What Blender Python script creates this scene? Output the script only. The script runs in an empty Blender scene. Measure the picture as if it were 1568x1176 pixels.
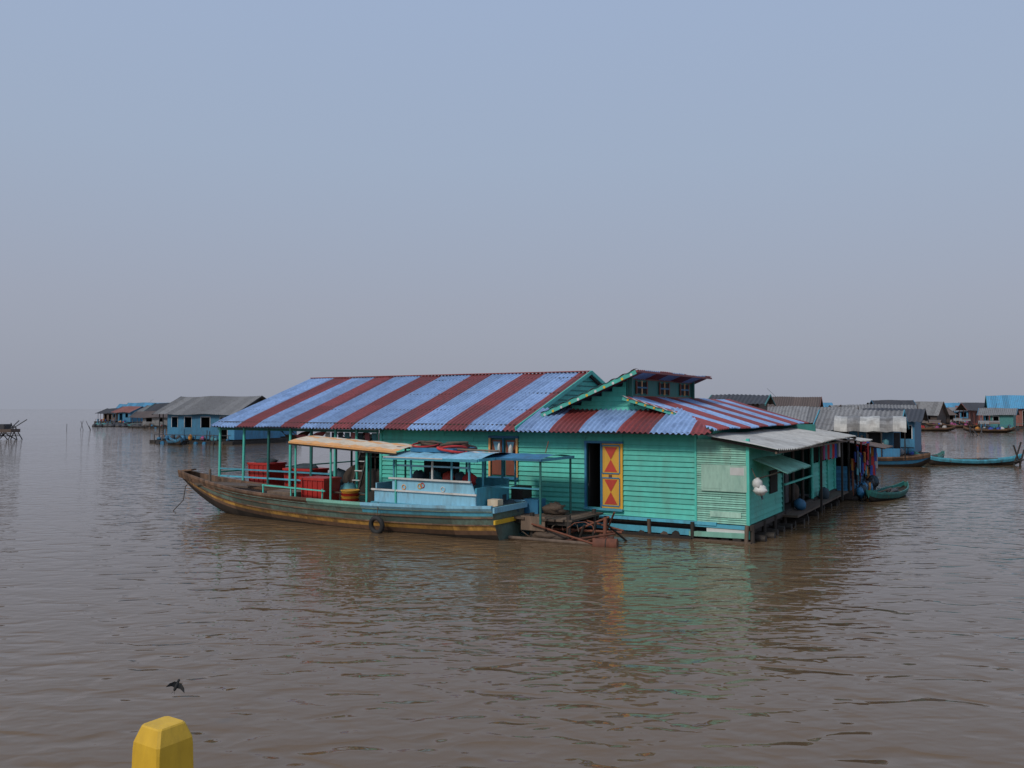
import bpy, math, random
from mathutils import Vector, Matrix
random.seed(7)
R=random.random
def ru(a,b): return a+(b-a)*R()
scene=bpy.context.scene
# ---------------------------------------------------------------- materials
def paint(name,col,rough=.6,var=.22,dirt=(.07,.055,.04),amt=.45,scale=1.6,streak=.3,metal=0.,bump=.15,lo=.5,hi=.72):
    m=bpy.data.materials.new(name); m.use_nodes=True
    nt=m.node_tree; n=nt.nodes; l=nt.links
    b=n['Principled BSDF']; b.inputs['Roughness'].default_value=rough; b.inputs['Metallic'].default_value=metal
    tc=n.new('ShaderNodeTexCoord'); mp=n.new('ShaderNodeMapping'); mp.inputs['Scale'].default_value=(1,1,streak)
    l.new(tc.outputs['Object'],mp.inputs['Vector'])
    no=n.new('ShaderNodeTexNoise'); no.inputs['Scale'].default_value=scale; no.inputs['Detail'].default_value=8; no.inputs['Roughness'].default_value=.68
    l.new(mp.outputs[0],no.inputs['Vector'])
    rp=n.new('ShaderNodeValToRGB'); rp.color_ramp.elements[0].position=lo; rp.color_ramp.elements[1].position=hi
    rp.color_ramp.elements[0].color=(0,0,0,1); rp.color_ramp.elements[1].color=(amt,amt,amt,1)
    l.new(no.outputs[0],rp.inputs[0])
    at=n.new('ShaderNodeAttribute'); at.attribute_name='rnd'
    mr=n.new('ShaderNodeMapRange'); mr.inputs[3].default_value=1-var; mr.inputs[4].default_value=1+var
    l.new(at.outputs['Fac'],mr.inputs[0])
    n2=n.new('ShaderNodeTexNoise'); n2.inputs['Scale'].default_value=scale*5; n2.inputs['Detail'].default_value=5
    l.new(mp.outputs[0],n2.inputs['Vector'])
    m2=n.new('ShaderNodeMapRange'); m2.inputs[1].default_value=.3; m2.inputs[2].default_value=.7; m2.inputs[3].default_value=1-var*.6; m2.inputs[4].default_value=1+var*.6
    l.new(n2.outputs[0],m2.inputs[0])
    mu=n.new('ShaderNodeMath'); mu.operation='MULTIPLY'; l.new(mr.outputs[0],mu.inputs[0]); l.new(m2.outputs[0],mu.inputs[1])
    hs=n.new('ShaderNodeHueSaturation'); hs.inputs['Color'].default_value=(*col,1); l.new(mu.outputs[0],hs.inputs['Value'])
    mx=n.new('ShaderNodeMix'); mx.data_type='RGBA'; l.new(rp.outputs[0],mx.inputs[0]); l.new(hs.outputs[0],mx.inputs[6]); mx.inputs[7].default_value=(*dirt,1)
    l.new(mx.outputs[2],b.inputs['Base Color'])
    bp=n.new('ShaderNodeBump'); bp.inputs['Strength'].default_value=bump; bp.inputs['Distance'].default_value=.02
    l.new(n2.outputs[0],bp.inputs['Height']); l.new(bp.outputs[0],b.inputs['Normal'])
    return m
TEAL=paint('teal_paint',(.08,.5,.4),var=.15,amt=.5,dirt=(.11,.25,.19),scale=1.1,streak=.5)
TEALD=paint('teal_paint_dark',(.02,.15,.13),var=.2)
TEALP=paint('teal_faded',(.2,.45,.35),var=.22,amt=.6,dirt=(.2,.2,.15))
PALEG=paint('pale_green_patch',(.36,.56,.45),var=.15,amt=.7,dirt=(.17,.32,.26),scale=3)
BLUE=paint('light_blue_paint',(.08,.36,.47),var=.2,amt=.6)
BLUEW=paint('pale_blue_paint',(.22,.47,.6),var=.13,amt=.65,dirt=(.15,.14,.11),scale=2.4)
BLUED=paint('deep_blue_paint',(.03,.17,.31),var=.2,amt=.4)
RED=paint('roof_red',(.22,.042,.04),var=.3,amt=.45,rough=.5,dirt=(.07,.04,.035),scale=2)
RBLUE=paint('roof_blue_white',(.23,.35,.57),var=.26,amt=.6,rough=.45,dirt=(.08,.13,.25),scale=2,lo=.48,hi=.7)
GREYR=paint('grey_corrugated_iron',(.4,.39,.36),var=.22,amt=.7,rough=.5,dirt=(.17,.13,.1),scale=1.5)
WOOD=paint('weathered_wood',(.13,.09,.063),var=.4,amt=.6,rough=.8)
WOODD=paint('wet_dark_wood',(.03,.023,.018),var=.4,amt=.3,rough=.7)
BROWN=paint('hull_brown',(.15,.085,.05),var=.35,amt=.6,rough=.7,dirt=(.045,.035,.03))
OCHRE=paint('hull_ochre',(.5,.27,.06),var=.3,amt=.8,rough=.6,dirt=(.13,.075,.04),scale=2.6,streak=.7,lo=.45,hi=.65)
HGREY=paint('hull_grey_green',(.125,.19,.155),var=.3,amt=.75,rough=.6,dirt=(.1,.07,.045),scale=2.4,streak=.7,lo=.45,hi=.65)
WHITE=paint('dirty_white',(.6,.6,.57),var=.12,amt=.5,rough=.5,dirt=(.25,.22,.18))
YEL=paint('yellow_paint',(.7,.42,.03),var=.12,amt=.45,rough=.55,dirt=(.3,.17,.04),scale=5)
ORANGE=paint('orange_awning',(.75,.36,.12),var=.1,amt=.5,rough=.6,dirt=(.6,.5,.35),scale=3)
CREAM=paint('cream_awning',(.66,.55,.4),var=.1,amt=.5,rough=.6,dirt=(.4,.22,.1),scale=3)
CRATE=paint('red_plastic',(.42,.025,.018),var=.15,amt=.35,rough=.45,dirt=(.15,.02,.015),scale=4)
DRED=paint('door_red',(.5,.05,.03),var=.1,amt=.3)
DYEL=paint('door_yellow',(.68,.36,.04),var=.1,amt=.4)
SHUT=paint('shutter_brown_red',(.24,.07,.04),var=.2,amt=.5)
RUBBER=paint('black_rubber',(.018,.018,.018),var=.3,amt=.3,rough=.8,dirt=(.05,.045,.04))
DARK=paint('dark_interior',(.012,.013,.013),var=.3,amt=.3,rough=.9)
RUST=paint('rusty_iron',(.16,.055,.03),var=.4,amt=.5,rough=.85)
NET=paint('fishing_net',(.1,.07,.05),var=.5,amt=.5,rough=.95,scale=9,dirt=(.02,.02,.02))
PINK=paint('pink_cloth',(.5,.16,.17),var=.3,amt=.4,rough=.9)
CL=[paint('cloth_%d'%i,c,var=.3,amt=.25,rough=.9) for i,c in enumerate([(.5,.04,.04),(.05,.1,.4),(.45,.42,.4),(.05,.08,.1),(.6,.25,.05),(.1,.3,.35),(.35,.08,.2)])]
FB=paint('far_blue',(.05,.2,.33),var=.3,amt=.5); FT=paint('far_teal',(.05,.2,.19),var=.25); FG=paint('far_grey',(.19,.185,.18),var=.35,amt=.6)  # distant paints, muted so the colour itself carries the air haze
FBr=paint('far_brown',(.1,.07,.055),var=.3); FR=paint('far_rust_red',(.25,.09,.07),var=.3); FD=paint('far_dark',(.04,.04,.045),var=.3); FW=paint('far_white',(.45,.45,.45),var=.2)  # same haze muting in the base colours
FBB=paint('far_blue_roof',(.07,.25,.4),var=.3,amt=.6,dirt=(.12,.14,.15))  # roof blue muted too, distance haze painted into it
# ---------------------------------------------------------------- builders
def empty(name,loc=(0,0,0),rz=0):
    e=bpy.data.objects.new(name,None); scene.collection.objects.link(e); e.location=loc; e.rotation_euler=(0,0,rz); e.empty_display_size=.5; return e
class Part:
    def __init__(s,name,parent=None):
        s.name=name; s.par=parent; s.v=[]; s.f=[]; s.m=[]; s.r=[]; s.s=[]; s.mats=[]
    def mi(s,m):
        if m not in s.mats: s.mats.append(m)
        return s.mats.index(m)
    def add(s,vs,fs,m,rnd=None,smooth=False):
        o=len(s.v); s.v+= [tuple(v) for v in vs]
        if rnd is None: rnd=R()
        k=s.mi(m)
        for f in fs:
            s.f.append(tuple(i+o for i in f)); s.m.append(k); s.r.append(rnd); s.s.append(smooth)
    def hexa(s,p,m,rnd=None):
        s.add(p,[(0,3,2,1),(4,5,6,7),(0,1,5,4),(1,2,6,5),(2,3,7,6),(3,0,4,7)],m,rnd)
    def box(s,x0,x1,y0,y1,z0,z1,m,rnd=None):
        if x0>x1:x0,x1=x1,x0
        if y0>y1:y0,y1=y1,y0
        s.hexa([(x0,y0,z0),(x1,y0,z0),(x1,y1,z0),(x0,y1,z0),(x0,y0,z1),(x1,y0,z1),(x1,y1,z1),(x0,y1,z1)],m,rnd)
    def beam(s,p0,p1,w,h,m):
        p0=Vector(p0);p1=Vector(p1);d=(p1-p0).normalized(); up=Vector((0,0,1))
        if abs(d.z)>.95: up=Vector((0,1,0))
        a=d.cross(up).normalized()*w/2; b=a.cross(d).normalized()*h/2
        q=[p0-a-b,p0+a-b,p0+a+b,p0-a+b,p1-a-b,p1+a-b,p1+a+b,p1-a+b]
        s.add(q,[(0,3,2,1),(4,5,6,7),(0,1,5,4),(1,2,6,5),(2,3,7,6),(3,0,4,7)],m)
    def cyl(s,p0,p1,r0,m,r1=None,n=8,smooth=True):
        if r1 is None:r1=r0
        p0=Vector(p0);p1=Vector(p1);d=(p1-p0).normalized(); up=Vector((0,0,1)) if abs(d.z)<.9 else Vector((1,0,0))
        a=d.cross(up).normalized(); b=a.cross(d)
        vs=[];
        for i in range(n):
            t=2*math.pi*i/n; o=a*math.cos(t)+b*math.sin(t); vs.append(p0+o*r0); vs.append(p1+o*r1)
        rn=R()
        s.add(vs,[(2*i,2*i+1,(2*i+3)%(2*n),(2*i+2)%(2*n)) for i in range(n)],m,rn,smooth)
        s.add([vs[2*i] for i in range(n)],[tuple(range(n))],m,rn); s.add([vs[2*i+1] for i in range(n)],[tuple(range(n-1,-1,-1))],m,rn)
    def path(s,pts,r,m,n=5):
        for a,b in zip(pts[:-1],pts[1:]): s.cyl(a,b,r,m,n=n)
    def torus(s,c,ax,R0,r,m,nu=24,nv=8):
        c=Vector(c); ax=Vector(ax).normalized(); up=Vector((0,0,1)) if abs(ax.z)<.9 else Vector((1,0,0))
        a=ax.cross(up).normalized(); b=ax.cross(a); vs=[]
        for i in range(nu):
            t=2*math.pi*i/nu; d=a*math.cos(t)+b*math.sin(t)
            for j in range(nv):
                q=2*math.pi*j/nv; vs.append(c+d*(R0+r*math.cos(q))+ax*r*math.sin(q))
        s.add(vs,[(i*nv+j,((i+1)%nu)*nv+j,((i+1)%nu)*nv+(j+1)%nv,i*nv+(j+1)%nv) for i in range(nu) for j in range(nv)],m,None,True)
    def blob(s,c,rad,m,n=10,k=7,jit=.12):
        vs=[];
        for j in range(k+1):
            ph=math.pi*j/k
            for i in range(n):
                t=2*math.pi*i/n; q=1+ru(-jit,jit)
                vs.append((c[0]+rad[0]*math.sin(ph)*math.cos(t)*q,c[1]+rad[1]*math.sin(ph)*math.sin(t)*q,c[2]+rad[2]*math.cos(ph)*q))
        s.add(vs,[(j*n+i,(j+1)*n+i,(j+1)*n+(i+1)%n,j*n+(i+1)%n) for j in range(k) for i in range(n)],m,None,True)
    def grid(s,fn,us,vs_,matfn,rndfn=None,smooth=True):
        o=len(s.v); nv=len(vs_)
        for u in us:
            for v in vs_: s.v.append(tuple(fn(u,v)))
        for i in range(len(us)-1):
            for j in range(nv-1):
                um=(us[i]+us[i+1])/2; vm=(vs_[j]+vs_[j+1])/2
                s.f.append((o+i*nv+j,o+(i+1)*nv+j,o+(i+1)*nv+j+1,o+i*nv+j+1))
                s.m.append(s.mi(matfn(um,vm))); s.r.append(rndfn(um,vm) if rndfn else .5); s.s.append(smooth)
    def done(s):
        me=bpy.data.meshes.new(s.name); me.from_pydata(s.v,[],s.f)
        for m in s.mats: me.materials.append(m)
        me.polygons.foreach_set('material_index',s.m); me.polygons.foreach_set('use_smooth',s.s)
        a=me.attributes.new('rnd','FLOAT','FACE'); a.data.foreach_set('value',s.r); me.update()
        ob=bpy.data.objects.new(s.name,me); scene.collection.objects.link(ob)
        if s.par: ob.parent=s.par
        return ob
def corr(P,u0,u1,pos,matfn,wl=.17,amp=.028,sheet=.85,nv=5,rows=2):
    n=max(2,int((u1-u0)/wl*6)); us=[u0+(u1-u0)*i/n for i in range(n+1)]; vs=[j/nv for j in range(nv+1)]
    off={}
    def rr(u,v):
        k=(int(u/sheet),int(v*rows*.999))
        if k not in off: off[k]=(R(),ru(-.012,.012))
        return off[k]
    def f(u,v):
        p=pos(u,v); return (p[0],p[1],p[2]+amp*math.sin(2*math.pi*u/wl)+rr(u,v)[1]+.015*math.sin(u*1.3+v*4))
    def rnd(u,v): return min(1,max(0,rr(u,v)[0]*.7+.15+.3*math.sin(2*math.pi*u/wl+1.2)))  # sine term paints corrugation highlights into the tone, one flank lighter
    P.grid(f,us,vs,matfn,rnd)
def clap(P,o,u,nrm,L,z0,z1,mat,pitch=.155,seg=(2.2,4.2)):
    z=z0
    while z<z1-.02:
        zt=min(z+pitch,z1); t=0
        while t<L-1e-4:
            t2=min(L,t+ru(*seg)); 
            if L-t2<.5: t2=L
            a0=.045+ru(-.006,.008)
            def pt(t,d,zz): return (o[0]+u[0]*t+nrm[0]*d,o[1]+u[1]*t+nrm[1]*d,zz)
            g=.005; dz=ru(-.006,.006)
            P.hexa([pt(t+g,-.01,z),pt(t2-g,-.01,z),pt(t2-g,a0,z+dz),pt(t+g,a0,z-dz),pt(t+g,-.01,zt+.01),pt(t2-g,-.01,zt+.01),pt(t2-g,.004,zt+.01),pt(t+g,.004,zt+.01)],mat)
            t=t2
        z=zt
def cat(xs,i,t):
    p0=xs[max(i-1,0)];p1=xs[i];p2=xs[i+1];p3=xs[min(i+2,len(xs)-1)]
    return tuple(.5*((2*b)+(c-a)*t+(2*a-5*b+4*c-d)*t*t+(-a+3*b-3*c+d)*t**3) for a,b,c,d in zip(p0,p1,p2,p3))
def hull(P,st,yc,matfn,sub=8,deckdrop=.22,deckmat=WOOD,capmat=BROWN,pw=.42,capf=None):
    S=[cat(st,i,k/sub) for i in range(len(st)-1) for k in range(sub)]+[st[-1]]
    S=[(a,max(b,.01),c,d) for a,b,c,d in S]
    rows=[0,.08,.18,.28,.38,.48,.54,.6,.7,.8,.9,1]
    for sg in (-1,1):
        P.grid(lambda u,v:(S[int(u)][0],yc+sg*S[int(u)][1]*(v**pw),S[int(u)][2]+(S[int(u)][3]-S[int(u)][2])*v),list(range(len(S))),rows,
            lambda u,v:matfn(S[int(u)][0],v),lambda u,v:(math.sin(int(v*9)*12.7+int(u/7)*4.1)+1)/2)
    for i in range(len(S)-1):
        a,b=S[i],S[i+1]; r=R()
        P.add([(a[0],yc-a[1]*.93,a[3]-deckdrop),(b[0],yc-b[1]*.93,b[3]-deckdrop),(b[0],yc+b[1]*.93,b[3]-deckdrop),(a[0],yc+a[1]*.93,a[3]-deckdrop)],[(0,1,2,3)],deckmat,r)
        cm=capf(a[0]) if capf else capmat
        for sg in(-1,1):
            P.hexa([(a[0],yc+sg*a[1]*.9,a[3]-deckdrop-.02),(b[0],yc+sg*b[1]*.9,b[3]-deckdrop-.02),(b[0],yc+sg*(b[1]+.035),b[3]-.05),(a[0],yc+sg*(a[1]+.035),a[3]-.05),
                    (a[0],yc+sg*a[1]*.92,a[3]+.03),(b[0],yc+sg*b[1]*.92,b[3]+.03),(b[0],yc+sg*(b[1]+.035),b[3]+.03),(a[0],yc+sg*(a[1]+.035),a[3]+.03)],cm,r)
    for e in (S[0],S[-1]):
        pts=[(e[0],yc-e[1]*(v**pw),e[2]+(e[3]-e[2])*v) for v in rows]+[(e[0],yc+e[1]*(v**pw),e[2]+(e[3]-e[2])*v) for v in rows[::-1][:-1]]
        P.add(pts,[tuple(range(len(pts)))],matfn(e[0],.7),.4)
# ================================================================ MAIN HOUSE  (local x = -a, y = b)
RZ=math.radians(-30.75); ORG=(6.72,24.2,0)
H=empty('floating_house',ORG,RZ)
P=Part('raft',H)
P.box(-21.9,-.1,.15,13,.12,.42,WOODD)
for i in range(60):
    a=.3+i*.36; P.cyl((-a,-.05+ru(-.15,.1),.05+ru(-.03,.05)),(-a,12.9,.05),.13,WOODD if R()<.6 else WOOD,n=7)
P.beam((-1.6,-.12,.19),(-12,-.12,.19),.07,.17,BLUE); P.beam((-1.6,-.2,.03),(-9.5,-.2,.05),.1,.08,WOODD)
P.beam((-.9,-.1,.475),(-13.4,-.1,.475),.1,.085,BLUE)
P.beam((.0,-.12,.2),(-1.7,-.12,.16),.12,.14,TEALP); P.beam((.1,-.14,-.02),(-1.9,-.14,-.04),.14,.12,WOOD)
P.beam((.02,-.07,.42),(-1.6,-.07,.42),.1,.1,BLUE)
for a in (.05,1.6,2.9,4.3,5.6,7.,8.5,10.): P.cyl((-a,-.16,-.5),(-a+ru(-.05,.05),-.16,.5),.06,WOOD if R()<.5 else WOODD,n=7)
for b in [.5+i*.75 for i in range(17)]:
    P.cyl((-.3,b,.05),(.35+ru(-.15,.15),b,.05),.12,WOODD,n=7)
P.beam((.05,-.1,.42),(.05,12.9,.42),.12,.14,WOODD); P.beam((.32,3.6,.38),(.32,13,.38),.5,.07,WOOD)
for b in (.0,1.3,2.6,3.9,6,8.4,10.5,12.8): P.cyl((.1,b,-.5),(.1,b,.5),.07,WOODD,n=7)
P.box(-21.9,-13.3,-.35,10.2,.52,.62,WOOD); P.beam((-21.9,-.4,.55),(-13.3,-.4,.55),.06,.2,TEALD)
P.done()
P=Part('front_wall',H)
TOP=3.12
def fw(a0,a1,z0,z1,m=TEAL,**k): clap(P,(-a1,0),(1,0),(0,-1),a1-a0,z0,z1,m,**k)
fw(1.56,3.84,.53,TOP); fw(3.84,5.1,.53,.72,pitch=.1); fw(3.84,5.1,2.76,TOP); fw(5.1,7.55,.53,TOP)
fw(7.55,8.7,.53,1.5); fw(7.55,8.7,2.86,TOP); fw(8.7,13.3,.53,TOP)
P.beam((-1.53,-.035,.5),(-1.53,-.035,3.1),.06,.05,TEAL)
P.beam((-13.35,-.02,.5),(-13.35,-.02,3.15),.1,.1,TEAL)
P.beam((-13.3,-.05,3.13),(-1.0,-.05,3.13),.06,.1,TEALD)
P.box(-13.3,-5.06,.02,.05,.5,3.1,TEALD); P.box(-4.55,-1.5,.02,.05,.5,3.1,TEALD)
P.done()
P=Part('patched_wall',H)
clap(P,(-1.5,-.01),(1,0),(0,-1),1.5,.95,2.9,TEALP,pitch=.065,seg=(.7,1.5))
clap(P,(-1.5,-.01),(1,0),(0,-1),1.5,.5,.95,TEALP,pitch=.065,seg=(.7,1.5))
P.box(-1.35,-.03,-.085,-.065,1.42,2.18,PALEG); P.box(-1.3,-.75,-.092,-.087,1.5,1.95,PALEG); P.box(-.5,-.1,-.09,-.086,1.9,2.12,WHITE)
P.box(-1.1,-.2,-.07,-.055,.68,.84,PALEG)
P.beam((-0,-.03,.1),(0,-.03,2.95),.09,.1,TEAL)
P.box(-1.2,-.1,-.09,-.045,.2,.38,WHITE)
P.done()
P=Part('door',H)
P.beam((-5.09,-.05,.7),(-5.09,-.05,2.78),.07,.06,BLUED); P.beam((-3.86,-.05,.7),(-3.86,-.05,2.78),.06,.06,DYEL)
P.beam((-5.13,-.05,2.76),(-3.82,-.05,2.76),.07,.07,BLUED); P.beam((-5.13,-.08,.69),(-3.82,-.08,.69),.12,.07,BLUE)
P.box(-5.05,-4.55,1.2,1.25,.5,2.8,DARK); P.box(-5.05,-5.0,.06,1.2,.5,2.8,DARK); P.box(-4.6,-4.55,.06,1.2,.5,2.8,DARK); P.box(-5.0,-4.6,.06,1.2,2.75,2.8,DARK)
P.box(-4.58,-3.89,-.045,-.01,.73,2.72,DYEL)
for z0,z1 in((.82,1.64),(1.82,2.64)):
    y=-.052; x0,x1=-4.5,-3.97; zc=(z0+z1)/2; xc=(x0+x1)/2
    P.beam((x0-.02,y,z0-.02),(x1+.02,y,z0-.02),.02,.035,BLUED);P.beam((x0-.02,y,z1+.02),(x1+.02,y,z1+.02),.02,.035,BLUED)
    P.beam((x0-.03,y,z0),(x0-.03,y,z1),.03,.02,BLUED);P.beam((x1+.03,y,z0),(x1+.03,y,z1),.03,.02,BLUED)
    P.add([(x0+.05,y-.004,z1-.03),(xc,y-.004,zc),(x1-.05,y-.004,z1-.03)],[(0,1,2)],DRED); P.add([(x0+.05,y-.004,z0+.03),(x1-.05,y-.004,z0+.03),(xc,y-.004,zc)],[(0,1,2)],DRED)
P.beam((-4.56,-.06,.73),(-4.56,-.06,2.72),.04,.03,BLUED)
P.box(-4.3,-4.2,-.07,-.05,1.68,1.76,RUST)
P.done()
P=Part('window',H)
for x in(-8.66,-7.6): P.beam((x,-.05,1.48),(x,-.05,2.88),.07,.06,ORANGE)
P.beam((-8.7,-.05,2.86),(-7.55,-.05,2.86),.07,.08,BLUED); P.beam((-8.7,-.06,1.5),(-7.55,-.06,1.5),.1,.08,BLUED); P.beam((-8.13,-.05,1.5),(-8.13,-.05,2.84),.04,.05,BLUED)
P.box(-8.62,-7.64,.06,.09,1.5,2.84,SHUT)
for x in(-8.4,-7.86):
    P.box(x-.19,x+.19,-.02,.02,1.6,2.76,SHUT)
    P.add([(x-.14,-.024,2.7),(x,-.024,2.2),(x+.14,-.024,2.7)],[(0,1,2)],BLUEW)
P.blob((-7.75,-.2,2.42),(.08,.08,.2),WHITE); P.blob((-8.2,-.2,2.5),(.05,.05,.16),WHITE)
P.done()
P=Part('striped_gable_roof',H)
def strip1(u,v): return RED if ((20.3+u)%2.5)<1.03 else RBLUE
def dr(v,k=.09): return -k*max(0,1-v*5.75/.55)**1.5
corr(P,-21.75,-7.4,lambda u,v:(u,-.65+5.75*v*v*(.55)+5.75*v*.45,3.18+2.03*(v*v*.55+v*.45)+dr(v*v*.55+v*.45)),strip1,nv=12)
corr(P,-21.75,-7.4,lambda u,v:(u,5.1+5.6*v,5.21-2.0*v),strip1)
P.beam((-21.75,5.1,5.235),(-7.35,5.1,5.235),.22,.03,RED)
for i in range(13):
    x=-21.6+i*1.18
    P.beam((x,-.45,3.12),(x,5.1,5.12),.06,.09,WOODD); P.beam((x,5.1,5.12),(x,10.6,3.14),.06,.09,WOODD)
for t in (.06,.3,.6,.9): P.beam((-21.7,-.65+5.75*t,3.14+2.03*t),(-7.5,-.65+5.75*t,3.14+2.03*t),.06,.05,WOODD)
P.beam((-21.8,-.55,3.08),(-.95,-.55,3.08),.03,.07,FD)
P.beam((-7.33,-.6,3.15),(-7.33,5.1,5.19),.05,.14,TEAL); P.beam((-7.33,5.1,5.19),(-7.33,10.7,3.17),.05,.14,TEAL)
P.beam((-21.8,-.6,3.12),(-21.8,5.1,5.18),.04,.07,RBLUE); P.beam((-21.8,5.1,5.18),(-21.8,10.7,3.15),.04,.07,RBLUE)
P.done()
P=Part('gable_walls',H)
x=-7.6
P.hexa([(x,0,3.05),(x+.06,0,3.05),(x+.06,10.2,3.05),(x,10.2,3.05),(x,5.05,5.1),(x+.06,5.05,5.1),(x+.06,5.15,5.1),(x,5.15,5.1)],TEAL)
z=3.4
while z<5.0:
    k=(5.12-z)/2.05*5.1; P.beam((x+.07,5.1-k,z),(x+.07,5.1+k,z),.03,.03,TEALD); z+=.18
P.done()
P=Part('inner_walls',H)
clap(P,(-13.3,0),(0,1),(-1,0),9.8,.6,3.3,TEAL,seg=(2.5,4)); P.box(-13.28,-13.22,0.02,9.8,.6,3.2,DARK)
P.add([(-13.27,.1,3.2),(-13.27,9.9,3.2),(-13.27,5.1,5.0)],[(0,1,2)],TEALD)
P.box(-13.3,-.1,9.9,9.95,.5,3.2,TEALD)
P.box(-13.42,-13.36,2.2,3.3,.65,2.6,DARK)
P.done()
P=Part('veranda',H)
for a in (21.7,20.3,18.9,17.7,16.6,15.4,14.3):
    P.cyl((-a,-.25,.1),(-a+ru(-.06,.06),-.25,3.15),.055,TEALD if a in(18.9,16.6) else TEAL,n=8)
for a in (21.7,19.2,16.6,14.6): P.cyl((-a,9.8,.1),(-a,9.8,3.3),.055,TEALD,n=8); P.cyl((-a,5,.6),(-a,5,5.1),.05,TEALD,n=8)
for z in(1.05,1.35): P.beam((-21.7,-.25,z),(-15.6,-.25,z),.05,.06,BLUE)
P.beam((-21.7,9.8,1.3),(-14,9.8,1.3),.05,.06,TEAL); P.beam((-21.7,-.25,1.2),(-21.7,9.8,1.2),.05,.06,TEAL)
P.beam((-21.8,-.25,2.98),(-13.3,-.25,2.98),.06,.1,TEALD)
for a in (14.0,14.35): P.beam((-a,-.6,.6),(-a,.2,2.7),.06,.06,WOODD)
for i in range(6): P.beam((-14.0,-.55+i*.13,.85+i*.34),(-14.35,-.55+i*.13,.85+i*.34),.08,.03,WHITE)
P.blob((-15.2,.8,1.15),(.6,.4,.5),NET); P.blob((-16.8,1.5,1.0),(.5,.5,.4),CL[3]); P.box(-14.9,-13.6,.6,1.4,.65,1.5,WOODD)
P.box(-17.9,-16,5,6.2,.65,1.4,WOODD); P.box(-15.5,-14,4,5,.65,2.1,DARK); P.box(-16.2,-15.6,2,3,.65,2.2,WOODD); P.box(-19,-18.2,7,8,.65,1.5,FD)
for x in(-14.9,-14.5,-14.1,-13.7): P.beam((x,.55,1.5),(x,.55,2.6),.06,.05,WOODD)
P.beam((-15,.55,2.0),(-13.5,.55,2.0),.05,.05,WOODD); P.beam((-15,.55,2.5),(-13.5,.55,2.5),.05,.05,WOODD)
P.done()
P=Part('hammocks_and_laundry',H)
def sag(x0,x1,y,z,d,h,m):
    P.grid(lambda u,v:(x0+(x1-x0)*u,y+.25*(v-.5),z-d*4*u*(1-u)-h*v*(1-abs(2*u-1)**3)+.03*math.sin(u*17)),[i/16 for i in range(17)],[j/4 for j in range(5)],lambda u,v:m)
sag(-18.6,-16.7,.6,2.95,.2,.3,PINK); sag(-16.5,-14.8,.9,2.95,.25,.3,PINK); sag(-15.7,-14,.4,2.9,.15,.35,WHITE); sag(-20.6,-18.9,2,2.9,.2,.3,NET)
for i in range(9): x=-16.3+i*.33; P.box(x,x+.22,.2,.23,2.4+ru(-.2,.2),2.9,random.choice([WHITE,CL[3],CL[5],PINK,CL[3]]))
P.done()
def crate(parent,x,y,z,w,d,h,lid=None):
    P=Part('crate',parent)
    P.hexa([(x-w/2*.92,y-d/2*.92,z),(x+w/2*.92,y-d/2*.92,z),(x+w/2*.92,y+d/2*.92,z),(x-w/2*.92,y+d/2*.92,z),(x-w/2,y-d/2,z+h),(x+w/2,y-d/2,z+h),(x+w/2,y+d/2,z+h),(x-w/2,y+d/2,z+h)],CRATE,.5)
    P.box(x-w/2-.03,x+w/2+.03,y-d/2-.03,y+d/2+.03,z+h-.07,z+h+.01,CRATE,.9)
    for i in range(5):
        xx=x-w/2*.85+i*w*.85/4; P.beam((xx,y-d/2*.97,z+.04),(xx,y-d/2-.008,z+h-.08),.03,.02,CRATE)
    if lid: P.blob((x,y,z+h+.04),(w*.42,d*.42,.14),lid,jit=.15)
    P.done()
E=empty('red_fish_crate',ORG,RZ); crate(E,-19.6,.35,.62,1.2,.9,1.0,lid=CL[3])
E=empty('red_fish_crate',ORG,RZ); crate(E,-17.4,.3,.62,1.5,.9,.85,lid=CL[3])
P=Part('cross_wing_roof',H)
def strip2(u,v): return RED if ((3.8+u)%2.3)<1.05 else RBLUE
def skirt(u,v):
    a=-u; be=1.15 if a>2.4 else -.65+(a-.85)*1.8/1.55
    d=(be+.65)*v
    return (u,-.65+d,3.18+.353*d-.09*max(0,1-d/.55)**1.5*min(1,(a-.85)/.4+.2))
corr(P,-7.4,-.87,skirt,strip2,nv=6,rows=1)
def strip3(u,v): return RED if ((u+.2)%2.3)<1.2 else RBLUE
def rs(u,v):
    ae=4.1 if u>.75 else .85+max(0,(u+.65))*1.55/1.8
    a=.8+(ae-.8)*v; return (-a,u,3.19+.295*(a-.8)+.015)
corr(P,-.64,12.2,rs,strip3,nv=4,rows=1)
corr(P,.45,7.9,lambda u,v:(-7.0+3.45*v,u,3.62+1.4*v),lambda u,v:RED if (u%2.4)<1.2 else RBLUE,nv=4,rows=1)
P.beam((-3.55,.42,4.97),(-3.55,7.9,4.97),.05,.06,RED)
P.done()
P=Part('barge_boards',H)
P.beam((-6.95,.42,3.57),(-3.58,.42,4.95),.04,.13,TEAL)
N=44
P.grid(lambda u,v:(-6.97+3.42*u,.36+.2*v,3.655+1.4*u+.022*math.sin(u*60)),[i/N for i in range(N+1)],[0,1],lambda u,v:WHITE,lambda u,v:R())
for i in range(11):
    t=(i+.5)/11; x=-6.95+3.37*t; z=3.57+1.38*t; P.cyl((x,.385,z-.03),(x,.4,z-.03),.045,YEL if i%2 else WHITE,n=8,smooth=False)
P.beam((-4.15,.68,4.13),(-2.3,.68,3.6),.04,.1,TEAL)
P.grid(lambda u,v:(-4.2+1.85*u,.6+.16*v,4.22-.54*u+.018*math.sin(u*36)),[i/24 for i in range(25)],[0,1],lambda u,v:WHITE,lambda u,v:R())
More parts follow.
